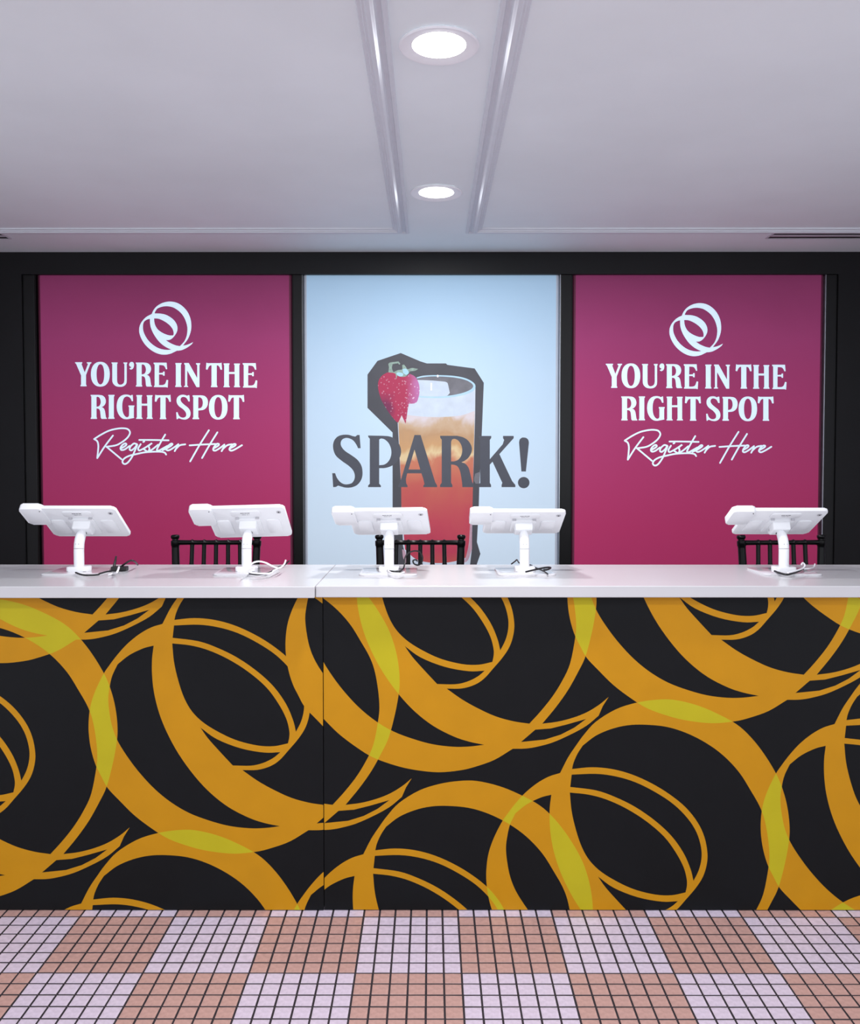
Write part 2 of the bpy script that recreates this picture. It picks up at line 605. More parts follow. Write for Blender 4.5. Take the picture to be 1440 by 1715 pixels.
# ------------------------------------------------------------------ light-box posters
def xy2d(px, py, Y=Y_POST):
    p = at(px, py, Y)
    return (p.x, p.z)

Z_BOT = 0.56
zt = px_world[1][2]
MAG = [(0.0, rgb(156, 44, 88)), (0.45, rgb(152, 52, 98)), (0.75, rgb(144, 56, 102)), (1.0, rgb(122, 48, 88))]
M_mag = ramp_mat('magenta_print', 'Z', 0.55, zt - Z_BOT, MAG, emit=EMIT, noise=0.12, nscale=3)
M_mag_edge_dim = mat('magenta_print_edge_dimmed', rgb(96, 26, 58), 0.7, noise=0.05, scale=9)  # print colour darkened for the roll the backlight does not reach
M_sky = ramp_mat('pale_blue_print', 'Z', 0.55, zt - Z_BOT,
                 [(0.0, rgb(184, 201, 215)), (0.6, rgb(168, 190, 209)), (1.0, rgb(152, 182, 206))], emit=EMIT, noise=0.10, nscale=4)
M_sky_edge = mat('pale_blue_print_edge', rgb(190, 198, 210), 0.6, noise=0.04, scale=9)
M_text = mat('pale_blue_lettering', rgb(214, 238, 250), 0.6, noise=0.02, scale=20, emit=EMIT * 1.25)
M_dark_ink = mat('charcoal_print', rgb(64, 67, 77), 0.6, noise=0.06, scale=12, emit=EMIT * .9)
M_dark_cut = mat('charcoal_cutout_print', rgb(60, 61, 68), 0.6, noise=0.1, scale=9, emit=EMIT * .9)
zz = lambda py: at(722, py, Y_POST).z - Z_BOT
M_drink = ramp_mat('drink_print', 'Z', zz(950), zz(697),
                   [(0.0, rgb(160, 76, 70)), (0.12, rgb(160, 54, 76)), (0.3, rgb(166, 64, 78)), (0.52, rgb(168, 84, 77)), (0.69, rgb(174, 108, 86)),
                    (0.735, rgb(194, 174, 136)), (0.79, rgb(176, 138, 100)), (0.88, rgb(164, 131, 100)), (0.95, rgb(174, 150, 126)), (1.0, rgb(188, 180, 184))],
                   emit=EMIT * .95, noise=0.30, nscale=5, stretch=(1.4, 1, 1))
M_foam = mat('foam_print', rgb(176, 187, 201), 0.6, noise=0.10, scale=16, emit=EMIT)
M_glass_rim = mat('glass_rim_print', rgb(152, 184, 206), 0.6, noise=0.08, scale=20, emit=EMIT)
M_glass_grey = mat('glass_back_print', rgb(96, 96, 103), 0.6, noise=0.25, scale=16, emit=EMIT)
M_ice = mat('ice_print', rgb(172, 184, 200), 0.6, noise=0.08, scale=20, emit=EMIT)
M_leaf = mat('leaf_print', rgb(124, 146, 136), 0.6, noise=0.35, scale=50, emit=EMIT)
M_leaf_pale = mat('pale_leaf_print', rgb(144, 186, 200), 0.6, noise=0.1, scale=40, emit=EMIT)
M_hl = mat('highlight_print', rgb(206, 206, 214), 0.6, noise=0.04, scale=40, emit=EMIT)
M_glass_edge = mat('glass_edge_print', rgb(168, 136, 152), 0.6, noise=0.2, scale=20, emit=EMIT)
def berry_mat():
    """printed strawberry: red at the left, dark below, pale with speckles towards the glass"""
    m = bpy.data.materials.new('strawberry_print')
    m.use_nodes = True
    nt = m.node_tree
    N, L = nt.nodes.new, nt.links.new
    b = nt.nodes['Principled BSDF']
    tc = N('ShaderNodeTexCoord'); sx = N('ShaderNodeSeparateXYZ')
    L(tc.outputs['Object'], sx.inputs[0])
    vo = N('ShaderNodeTexVoronoi'); vo.inputs['Scale'].default_value = 58
    L(tc.outputs['Object'], vo.inputs['Vector'])
    no = N('ShaderNodeTexNoise'); no.inputs['Scale'].default_value = 22; no.inputs['Detail'].default_value = 5
    L(tc.outputs['Object'], no.inputs['Vector'])
    cx = (px_world[1][0] + px_world[1][1]) / 2
    def band(sock, p0, p1):
        r = N('ShaderNodeMapRange'); r.interpolation_type = 'SMOOTHSTEP'
        r.inputs['From Min'].default_value = p0; r.inputs['From Max'].default_value = p1
        w = N('ShaderNodeMath'); w.operation = 'MULTIPLY_ADD'
        L(no.outputs['Fac'], w.inputs[0]); w.inputs[1].default_value = 0.05; L(sock, w.inputs[2])
        L(w.outputs[0], r.inputs['Value'])
        return r.outputs['Result']
    right = band(sx.outputs['X'], at(676, 660, Y_POST).x - cx + .025, at(704, 660, Y_POST).x - cx + .025)
    low = band(sx.outputs['Z'], at(650, 678, Y_POST).z - Z_BOT + .025, at(650, 655, Y_POST).z - Z_BOT + .025)
    left = band(sx.outputs['X'], at(664, 660, Y_POST).x - cx + .025, at(650, 660, Y_POST).x - cx + .025)
    def mix(f, a, c, k=None):
        x = N('ShaderNodeMix'); x.data_type = 'RGBA'
        if isinstance(f, float): x.inputs['Factor'].default_value = f
        else: L(f, x.inputs['Factor'])
        for v, n in ((a, 'A'), (c, 'B')):
            if isinstance(v, tuple): x.inputs[n].default_value = v
            else: L(v, x.inputs[n])
        return x.outputs['Result']
    inv = N('ShaderNodeMath'); inv.operation = 'SUBTRACT'; inv.inputs[0].default_value = 1.0; L(low, inv.inputs[1])
    dk = N('ShaderNodeMath'); dk.operation = 'MULTIPLY'; L(inv.outputs[0], dk.inputs[0]); L(left, dk.inputs[1])
    body = mix(dk.outputs[0], rgb(146, 28, 66), rgb(98, 22, 64))
    body = mix(right, body, rgb(160, 96, 146))
    seed = N('ShaderNodeMapRange'); seed.inputs['From Min'].default_value = 0.30; seed.inputs['From Max'].default_value = 0.14
    L(vo.outputs['Distance'], seed.inputs['Value'])
    amount = N('ShaderNodeMath'); amount.operation = 'MULTIPLY_ADD'; L(right, amount.inputs[0]); amount.inputs[1].default_value = 0.65; amount.inputs[2].default_value = 0.34
    sf = N('ShaderNodeMath'); sf.operation = 'MULTIPLY'; L(seed.outputs['Result'], sf.inputs[0]); L(amount.outputs[0], sf.inputs[1])
    col = mix(sf.outputs[0], body, rgb(204, 180, 200))
    L(col, b.inputs['Base Color']); L(col, b.inputs['Emission Color'])
    b.inputs['Emission Strength'].default_value = EMIT
    b.inputs['Roughness'].default_value = 0.6
    return m
M_berry = berry_mat()

# lettering, traced glyph by glyph; each frame is (origin x, origin y, zoom)
FA = (120, 595, 9.0)
FB = (270, 595, 1440 / 170.0)
FE = (220, 495, 12.0)
FS = (150, 705, 1440 / 140.0)
FT = (270, 705, 9.6)
FP = (545, 715, 1440 / 185.0)
FQ = (725, 715, 1440 / 175.0)
def topx(cs, fr, dx=0.0, dy=0.0):
    return [[(fr[0] + x / fr[2] + dx, fr[1] + y / fr[2] + dy) for x, y in c] for c in cs]

gY = [contour('50,105 160,105 160,118 148,132 196,258 246,132 228,118 228,105 298,105 298,118 280,132 216,298 216,440 225,455 225,468 132,468 132,455 142,440 142,304 68,132 52,118')]
gO = [ellipse(432, 286, 142, 187, 48, 2.25), ellipse(433, 287, 58, 153, 40, 2.2)]
gU = [contour('600,108 692,108 692,120 684,135 684,370 ~690,412 ~706,436 ~732,444 ~762,436 ~786,414 795,375 795,135 780,120 780,108 838,108 838,120 830,135 830,375 ~825,420 ~803,452 ~770,471 ~722,476 ~670,466 ~634,438 ~616,404 612,365 612,130 600,120')]
gA1 = [contour('~868,128 ~885,106 ~910,100 ~932,114 ~940,145 ~932,185 ~915,208 893,217 872,206 872,195 ~890,190 ~898,176 ~884,172 ~868,155')]
gR = [contour('966,110 1085,110 ~1142,119 ~1180,150 ~1196,200 ~1186,248 ~1158,282 1130,293 ~1163,312 ~1181,348 ~1190,400 1197,448 1210,460 1210,472 1130,472 1120,455 ~1115,400 ~1108,350 ~1090,322 1055,314 1055,445 1063,458 1063,472 968,472 968,458 978,445 978,135 968,125'),
      contour('1055,140 ~1078,139 ~1102,157 ~1118,200 ~1115,245 ~1094,279 1055,290')]
gE = [contour('1155,112 1340,112 1348,205 1330,205 ~1315,172 ~1290,150 1235,145 1232,258 1285,255 1292,238 1312,238 1312,297 1292,297 1285,280 1232,278 1232,430 ~1290,428 ~1320,408 1340,355 1362,360 1355,467 1335,459 1160,458 1160,445 1170,435 1170,140 1155,125')]
gI = [contour('200,110 288,110 288,122 278,135 278,425 288,437 288,450 198,450 198,437 207,425 207,135 200,122')]
gN = [contour('325,110 390,110 510,325 510,140 492,125 492,112 552,112 552,125 542,140 542,452 500,452 368,215 368,430 382,440 382,450 322,450 322,440 338,430 338,140 325,125')]
gT = [contour('640,105 660,112 835,112 855,105 862,205 840,205 ~825,165 ~805,145 787,142 787,425 797,440 797,452 705,452 705,440 713,425 713,142 ~695,144 ~675,162 655,205 633,200')]
gH = [contour('885,115 968,115 968,127 960,140 960,237 1040,237 1040,140 1032,130 1032,117 1115,117 1115,130 1107,140 1107,430 1118,442 1118,453 1032,453 1032,440 1042,430 1042,265 960,265 960,430 972,442 972,453 883,453 883,442 893,430 893,140 885,128')]
gG = [contour('920,598 926,692 905,692 ~888,652 ~860,628 ~825,622 ~790,642 ~768,700 ~762,780 ~772,860 ~800,915 ~832,935 858,925 865,905 865,785 855,770 855,757 945,757 945,770 937,785 937,932 943,944 ~880,956 ~830,964 ~775,955 ~725,915 ~690,850 ~678,775 ~687,700 ~715,640 ~762,603 ~820,592 ~865,599 890,610 905,598')]
gS = [contour('400,566 405,655 385,655 ~368,620 ~345,598 ~310,590 ~284,602 ~274,632 ~290,668 ~330,705 ~385,750 ~410,792 ~415,840 ~395,885 ~350,910 ~300,909 ~262,897 245,892 235,905 218,908 212,808 232,808 ~246,848 ~272,876 ~310,886 ~345,872 ~355,840 ~343,803 ~308,764 ~255,725 ~226,686 ~217,640 ~231,596 ~266,567 ~310,560 ~345,566 365,576 380,567')]
gP = [contour('445,568 560,568 ~612,577 ~646,607 ~662,655 ~655,713 ~630,753 ~590,776 525,783 525,880 537,892 537,907 445,907 445,892 455,880 455,595 445,582'),
      contour('525,597 ~552,598 ~578,620 ~590,665 ~585,713 ~564,745 525,755')]
gO2 = [ellipse(808, 738, 132, 175, 48, 2.25), ellipse(808, 738, 55, 145, 40, 2.2)]
emblem = [contour('!1240,935 1205,985 1120,1045 1030,1090 960,1106 !915,1108 860,1135 780,1170 670,1188 560,1175 450,1130 350,1060 260,965 195,855 160,750 157,660 175,590 210,525 270,455 330,410 !408,372 440,300 490,235 560,180 650,140 760,121 880,135 980,180 1070,255 1140,350 1185,460 1203,570 1200,680 1175,780 1130,880 !1035,1007 1100,995 1170,970', True),
          contour('!465,358 485,310 520,265 580,235 650,218 730,215 830,235 920,285 1000,355 1065,450 1105,550 1125,650 1122,740 1105,830 1060,925 !975,1017 900,1003 820,973 750,936 !690,895 760,892 810,867 850,830 890,775 920,710 925,640 905,570 860,500 790,440 700,390 600,365', True),
          contour('!455,460 540,465 630,500 720,555 790,620 835,690 850,760 !840,802 760,800 680,775 600,735 530,680 485,610 463,540', True),
          contour('!372,465 375,560 390,640 430,740 490,840 560,930 640,1000 720,1050 !805,1086 720,1092 620,1080 520,1045 420,980 340,900 280,810 240,710 232,620 240,560 265,515 310,485', True)]

def welcome_art():
    """contours of the register poster in the pixels of the left poster; list of contour groups, each one layer"""
    L = [topx(emblem, FE)]
    for g, fr, dx, dy in ((gY, FA, 0, 0), (gO, FA, 0, 0), (gU, FA, 0, 0), (gA1, FA, 0, 0), (gR, FA, 0, 0), (gE, FB, -149.2, -0.8),
                          (gI, FB, 0, 0), (gN, FB, 0, 0), (gT, FB, 0, 0), (gH, FB, 0, 0), (gE, FB, 0, 0),
                          (gR, FA, -681 / 9.0, 487 / 9.0), (gI, FB, -112.2, 53.3), (gG, FA, 0, 0), (gH, FB, -146.2, 53.1), (gT, FB, -85.6, 53.7),
                          (gS, FB, 0, 0), (gP, FB, 0, 0), (gO2, FB, 0, 0), (gT, FB, 37.3, 53.8)):
        L.append(topx(g, fr, dx, dy))
    w = 2.7
    sc = [[(78, 312), (200, 235), (330, 170), (450, 138), (560, 126), (650, 138), (692, 182), (688, 232), (640, 300), (550, 370), (450, 420), (290, 445)],
          [(290, 443), (400, 535), (550, 660)],
          [(78, 312), (130, 348), (150, 420), (145, 520), (132, 640)],
          [(132, 640), (260, 440), (402, 252)],
          [(545, 470), (605, 437), (635, 405), (612, 387), (565, 415), (532, 465), (548, 500), (605, 490), (690, 430)],
          [(810, 398), (762, 390), (705, 440), (690, 490), (722, 505), (780, 460), (822, 402), (785, 500), (730, 620), (660, 715), (602, 742), (566, 708), (592, 652), (680, 602), (800, 572), (950, 541), (1100, 530), (1220, 530), (1290, 545), (1318, 578)],
          [(880, 400), (838, 470), (850, 508), (900, 492), (990, 440), (1072, 384), (1020, 430), (1030, 480), (1003, 528), (935, 488)],
          [(925, 362), (942, 352)],
          [(1003, 528), (1080, 490), (1180, 410)],
          [(1302, 235), (1240, 340), (1180, 450), (1160, 500), (1190, 512), (1260, 475), (1340, 430)],
          [(855, 328), (1050, 328), (1360, 334)]]
    for s_ in sc:
        for q in stroke([(FS[0] + x / FS[2], FS[1] + y / FS[2]) for x, y in s_], w):
            L.append([q])
    sd = [[(20, 470), (90, 440), (150, 405), (180, 376), (160, 365), (112, 400), (76, 448), (100, 472), (150, 460), (235, 405), (275, 374)],
          [(275, 374), (250, 425), (216, 485)], [(235, 450), (300, 392), (385, 376)],
          [(765, 150), (620, 380), (465, 650)], [(902, 184), (780, 380), (656, 596)], [(456, 393), (650, 380), (870, 371)],
          [(842, 442), (915, 398), (926, 372), (892, 370), (846, 425), (836, 466), (870, 477), (940, 438), (1015, 380)],
          [(1015, 380), (1000, 430), (970, 486)], [(988, 452), (1060, 392), (1135, 375)],
          [(1105, 442), (1180, 402), (1196, 376), (1162, 374), (1112, 420), (1096, 460), (1130, 478), (1200, 448), (1297, 390)]]
    for s_ in sd:
        for q in stroke([(FT[0] + x / FT[2], FT[1] + y / FT[2]) for x, y in s_], w):
            L.append([q])
    return L

def light_box(name, label, cat, k, layers, mats, edge, strips):
    x0, x1, zt_ = px_world[k]
    base = Vector(((x0 + x1) / 2, Y_POST, Z_BOT))
    t = thing(name, label, cat, base)
    e = 0.020
    bm = bmesh.new()
    border = [(x0 + e, Z_BOT), (x1 - e, Z_BOT), (x1 - e, zt_), (x0 + e, zt_)]
    lay = [(mi, [[xy2d(*p) for p in c] for c in cs]) for mi, cs in layers]
    print_sheet(bm, border, lay, lambda a, b: (a, Y_POST, b))
    # back of the sheet, so that it has a thickness
    face = obj('printed_face', bm, mats, t)
    for sx, xe in ((1, x0), (-1, x1)):                         # the fabric rolls round the frame at both sides
        prev = None
        bm = bmesh.new()
        for q in range(7):
            a = math.pi / 2 * q / 6
            xx = xe + sx * (e - e * math.sin(a)); yy = Y_POST + e * (1 - math.cos(a))
            cur = [bm.verts.new((xx, yy, Z_BOT)), bm.verts.new((xx, yy, zt_))]
            if prev: bm.faces.new((prev[0], prev[1], cur[1], cur[0]))
            prev = cur
        obj('fabric_edge', bm, edge, t, smooth=True)
    bm = box(bmesh.new(), x0 + .001, x1 - .001, Y_POST + .022, Y_POST + .07, Z_BOT, zt_ - .001)
    obj('box_body', bm, M_trim_black, t)
    for xa, xb, ms in ((x1 + .0002, x1 + .0037, strips[1]), (x0 - .0037, x0 - .0002, strips[0])):
        obj('frame_strip', box(bmesh.new(), xa, xb, Y_POST - .012, Y_POST + .05, Z_BOT, zt_ - .002), ms, t)
    return t

art = welcome_art()
def shifted(L, fx, dx, dy):
    return [(1, [[(277 + (x - 277) * fx + dx, y + dy) for x, y in c] for c in cs]) for cs in L]
light_box('welcome_poster', 'magenta lit poster left of the drink poster, emblem and YOU\'RE IN THE RIGHT SPOT', 'poster', 0,
          shifted(art, 1.0, 0, 0), [M_mag, M_text], M_mag_edge_dim, (M_trim_black, M_trim_black))
light_box('welcome_poster', 'magenta lit poster right of the drink poster, emblem and YOU\'RE IN THE RIGHT SPOT', 'poster', 2,
          shifted(art, 0.992, 887.5, 2.6), [M_mag, M_text], M_mag_edge_dim, (M_trim_black, M_alu))

SPARK = [[contour('445,105 458,278 425,278 ~398,224 ~360,176 ~312,150 ~260,145 ~215,168 ~198,215 ~213,265 ~260,317 ~340,370 ~420,432 ~470,512 ~483,610 ~465,690 ~415,755 ~345,787 ~270,792 ~210,779 165,765 135,783 100,785 88,603 125,603 ~150,665 ~190,716 ~240,745 ~290,748 ~345,730 ~377,680 ~380,620 ~355,560 ~300,505 ~215,445 ~140,380 ~107,312 ~98,240 ~115,175 ~160,125 ~225,103 ~300,103 ~350,118 390,126 415,105')],
         [contour('555,112 740,115 ~830,123 ~902,155 ~955,215 ~985,300 ~975,382 ~930,455 ~862,508 ~780,535 700,538 700,740 722,765 722,785 555,785 555,765 577,740 577,155 557,130'),
          contour('700,165 ~725,152 ~772,164 ~825,215 ~855,290 ~855,370 ~827,440 ~772,488 700,500')],
         [contour('1160,105 1240,105 1430,720 1455,762 1455,785 1275,785 1275,765 1290,745 1275,680 1250,605 1065,605 1048,680 1052,735 1070,765 1070,785 948,785 948,765 975,715'),
          contour('1160,295 1235,555 1083,555')]]
SPARK2 = [[contour('98,122 330,122 ~420,145 ~490,195 ~533,275 ~530,350 ~492,420 ~442,463 392,488 ~445,507 ~490,563 ~515,650 540,760 562,800 562,830 405,830 ~400,770 ~387,680 ~370,603 ~340,547 ~300,525 250,518 250,770 268,800 268,830 98,830 98,800 120,770 120,175 100,150'),
           contour('250,205 ~265,174 ~302,165 ~352,192 ~390,252 ~403,320 ~390,393 ~352,448 ~300,472 250,476')],
          [contour('630,124 803,124 803,150 783,180 783,445 960,240 980,180 965,155 965,124 1112,124 1112,155 915,375 1090,745 1135,800 1135,830 945,830 945,800 955,770 820,480 783,520 783,770 800,800 800,830 630,830 630,800 650,770 650,180 630,150')],
          [contour('1185,212 ~1196,172 ~1225,149 ~1255,146 ~1290,155 ~1313,180 1322,215 1280,615 1218,615')],
          [ellipse(1250, 768, 80, 78, 32)]]
FZ = (600, 580, 1440 / 220.0)
FY2 = (600, 700, 1440 / 220.0)
cut = [[(632, 604.4), (671, 591.2), (703.9, 605.2), (714.6, 608.6), (746.7, 608.6), (749, 611), (794.8, 617.1), (810.1, 641.1), (807, 720),
        (802.5, 817.6), (801.7, 846.7), (798.6, 907.8), (804.4, 927.7), (798.6, 944.5), (797, 1010), (657.3, 1010), (657.3, 724.4), (615.3, 683.1), (615.3, 627.4)]]
glass = [contour('665.5,700 ~668,676 ~690,664 ~731,664.5 ~770,661 796,650 795.4,700 791.9,816 791.2,847 790,920 787,946 780,1000 690,1000 682,946 674.9,914 672,845 671.8,816')]
foam = [contour('666,668 ~690,664 ~731,664.5 ~770,661 796,648 795.2,690 ~770,696 ~731,698.5 ~690,697 666,692')]
liquid = [contour('666.2,690 ~690,696 ~731,698.5 ~770,696 795,688 791.9,816 791.2,847 789.5,915 ~780,934 ~740,943 ~700,938 678,920 672,845 671.8,816')]
back = topx([contour('600,360 ~690,326 ~800,316 ~930,320 ~1080,330 ~1190,358 ~1265,400 ~1283,440 ~1250,490 ~1150,530 ~1000,550 ~800,556 600,540', False)], FZ)
rim = topx([contour('640,340 ~720,322 ~870,316 ~1050,325 ~1180,352 ~1262,398 ~1284,445 ~1255,494 ~1160,532 ~1010,560 ~850,568 650,560 650,545 ~850,550 ~1000,540 ~1140,512 ~1230,474 ~1258,440 ~1240,405 ~1170,368 ~1050,342 ~870,330 ~740,334 640,352')], FZ)
ice = topx([contour('640,368 820,375 950,388 ~975,400 ~986,432 1003,512 ~960,545 ~820,550 640,545')], FZ)
berry = topx([contour('310,290 ~345,283 ~385,290 ~430,312 ~520,330 560,300 ~620,332 ~660,400 ~671,480 ~660,560 ~630,620 555,630 540,700 530,780 518,850 495,800 475,755 455,800 435,838 ~400,810 ~330,720 ~280,640 ~245,570 ~216,450 ~225,370 ~262,320')], FZ)
leaf = topx([contour('330,285 ~335,230 ~330,195 345,178 440,165 460,190 450,202 435,185 375,195 ~368,240 385,285 ~430,262 ~480,252 480,205 500,200 ~520,225 ~540,250 ~590,238 655,248 ~620,268 ~570,275 545,300 ~520,330 ~470,335 ~430,320 ~415,360 ~405,300')], FZ)
leaf2 = topx([contour('420,290 ~450,285 ~490,300 ~485,325 ~450,330 420,310'), contour('485,250 ~520,245 ~550,275 ~548,300 ~520,312 490,290')], FZ)
hl = topx([ellipse(870, 326, 11, 15, 14), contour('790,400 808,400 808,485 790,485')], FZ)
gl_edge = topx([contour('1230,980 1248,980 1245,1440 ~1200,1560 1150,1590 ~1185,1500 ~1215,1330'), contour('480,1440 ~510,1455 ~535,1540 575,1590 520,1590 ~490,1530')], FY2)
spoon = topx([contour('1280,610 1335,590 1330,690 1325,720 1285,720 ~1268,680')], FY2)
layers = [(1, cut), (6, glass), (4, back), (3, foam), (2, liquid), (8, ice), (7, rim), (12, gl_edge), (4, spoon), (9, berry),
          (10, leaf), (11, leaf2), (13, hl)]
layers += [(5, topx(g, FP)) for g in SPARK] + [(5, topx(g, FQ)) for g in SPARK2]
light_box('drink_poster', 'pale blue lit poster between the magenta ones, cocktail with strawberry and the word SPARK!', 'poster', 1, layers,
          [M_sky, M_dark_cut, M_drink, M_foam, M_glass_grey, M_dark_ink, M_foam, M_glass_rim, M_ice, M_berry, M_leaf, M_leaf_pale, M_glass_edge, M_hl], M_sky_edge, (M_alu_dim, M_alu))

# ------------------------------------------------------------------ counter with printed front
Q_C = [contour('!1134,1714 1088,1752 1026,1790 956,1818 878,1838 !801,1848 871,1763 931,1678 981,1588 1018,1510 1050,1390 1069,1285 1073,1215 1065,1130 1046,1045 1012,955 950,850 880,760 805,692 700,635 600,595 490,570 400,570 302,585 200,618 100,680 40,745 0,800 -40,860 !-80,938 -137,956 -197,990 -257,1039 -307,1094 -345,1144 -376,1190 -417,1274 -442,1354 -451,1444 -446,1524 -432,1594 -412,1654 -387,1704 -355,1762 -297,1824 -220,1900 -130,1968 -48,2018 60,2057 160,2080 280,2092 390,2082 465,2064 560,2030 !653,1974 716,1973 774,1964 854,1942 944,1902 1022,1859 !1084,1808 !1105,1760', True, 4),
       # inside of the big ring
       contour('!-20,918 -12,885 8,840 !34,800 100,750 180,716 260,698 345,695 450,705 550,735 650,785 740,850 820,935 880,1030 920,1100 945,1165 962,1250 971,1340 967,1412 941,1545 901,1633 851,1713 791,1788 !736,1848 656,1836 566,1811 476,1770 396,1725 !321,1672 396,1671 460,1653 508,1622 555,1570 602,1515 637,1460 656,1400 660,1340 645,1260 610,1185 550,1110 470,1045 380,990 280,945 180,918 80,909', True, 4),
       # slit of the inner loop, top and right
       contour('!-22,946 100,942 200,955 300,985 400,1035 490,1095 560,1165 605,1235 628,1310 630,1370 616,1428 !590,1480 575,1420 540,1340 480,1255 400,1180 300,1110 200,1060 100,1025 !-29,1008', True, 4),
       # inside of the loop
       contour('!-31,1036 60,1046 150,1070 250,1115 350,1178 440,1255 500,1335 540,1410 556,1470 557,1505 !550,1538 480,1552 400,1549 300,1525 215,1488 130,1437 70,1380 30,1312 0,1225 -22,1130', True, 4),
       # slit of the loop, bottom
       contour('!110,1458 190,1515 310,1562 430,1584 !512,1582 475,1612 423,1637 363,1650 !273,1649 203,1574 148,1512', True, 4),
       # sickle between the slanting stroke and the lower ring
       contour('!-124,1047 -132,1114 -132,1194 -122,1284 -97,1384 -57,1484 3,1594 83,1704 163,1789 253,1859 353,1911 433,1938 !510,1954 433,1963 353,1964 253,1952 153,1925 53,1887 -37,1834 -117,1769 -187,1695 -247,1618 -300,1535 -330,1462 -346,1384 -352,1314 -345,1254 -332,1198 !-305,1141 -247,1095 -177,1061', True, 4),
       # slit of the tail
       contour('!766,1878 844,1872 924,1852 1022,1824 962,1868 894,1903 814,1928 !694,1940', False, 4)]
A2, B2, C2 = np.array((789., -218.)), np.array((323.5, 386.)), np.array((389., 319.))
T1, T2 = np.array((95., 1440.)), np.array((554.5, 1358.))
slits = []
for row, off in ((-2, -C2 - B2), (-1, -C2), (0, 0 * A2), (1, B2), (2, B2 + C2)):
    for k in range(-4, 5):
        slits += [T1 + off + k * A2, T2 + off + k * A2]
def to_mural(c, s_, dx):
    out = []
    for x, y in c:
        p = at(s_[0] + dx + (x - 766.5) / 3, s_[1] + (y - 1878) / 3, Y_MURAL)
        out.append((p.x, p.z))
    return out
X_SEAM = at(541.5, 1200, Y_MURAL).x
Y_TOPF = Y_MURAL - .03
Z_SLAB = at(722, 1000.8, Y_TOPF).z
Z_TOP = at(722, 981.5, Y_TOPF).z
CX0, CX1 = -2.5, 2.5
Y_CB = Y_MURAL + 0.43
def counter(x0, x1, dx, label, y_m, plain=None):
    t = thing('reception_counter', label, 'counter', ((x0 + x1) / 2, y_m, 0))
    lay = []
    for s_ in slits:
        cs = [to_mural(c, s_, dx) for c in Q_C]
        a = np.array(cs[0])
        if a[:, 0].max() < x0 or a[:, 0].min() > x1 or a[:, 1].max() < 0 or a[:, 1].min() > Z_SLAB: continue
        lay.append((1, cs))
    bm = bmesh.new()
    print_sheet(bm, [(x0, .003), (x1, .003), (x1, Z_SLAB - .001), (x0, Z_SLAB - .001)], lay, lambda a, b: (a, y_m, b), rule='count', plain=plain)
    obj('printed_front', bm, [M_black_ink, M_gold, M_yellow], t)
    obj('carcass', box(bmesh.new(), x0 + .001, x1 - .001, y_m + .001, Y_CB, .003, Z_SLAB - .001), M_carcass, t)
    return t
counter(CX0, X_SEAM - .0012, 0.0, 'left length of reception counter with black front printed with gold rings', Y_MURAL - .002,
        (at(468, 1200, Y_MURAL).x, X_SEAM, at(500, 1225, Y_MURAL).z, at(500, 1070, Y_MURAL).z))
counter(X_SEAM + .0012, CX1, 12.5, 'right length of reception counter with black front printed with gold rings', Y_MURAL)
Y_TOPB = at_z(722, 945.5, Z_TOP).y
x_slab = at(528, 985, Y_TOPF).x
def slab(x0, x1, dy, dz, label):
    t = obj('countertop', box(bmesh.new(), x0, x1, Y_TOPF + dy, Y_TOPB, Z_SLAB + dz, Z_TOP + dz, .0025, 2), M_counter,
            origin=((x0 + x1) / 2, (Y_TOPF + Y_TOPB) / 2, Z_SLAB + dz))
    return tag(t, label, 'countertop')
slab(CX0 - .02, x_slab - .0008, -.014, 0.0, 'white laminate countertop, the shorter left slab that juts slightly forward')
slab(x_slab + .0008, CX1 + .02, 0, 0.0, 'white laminate countertop, the long right slab')

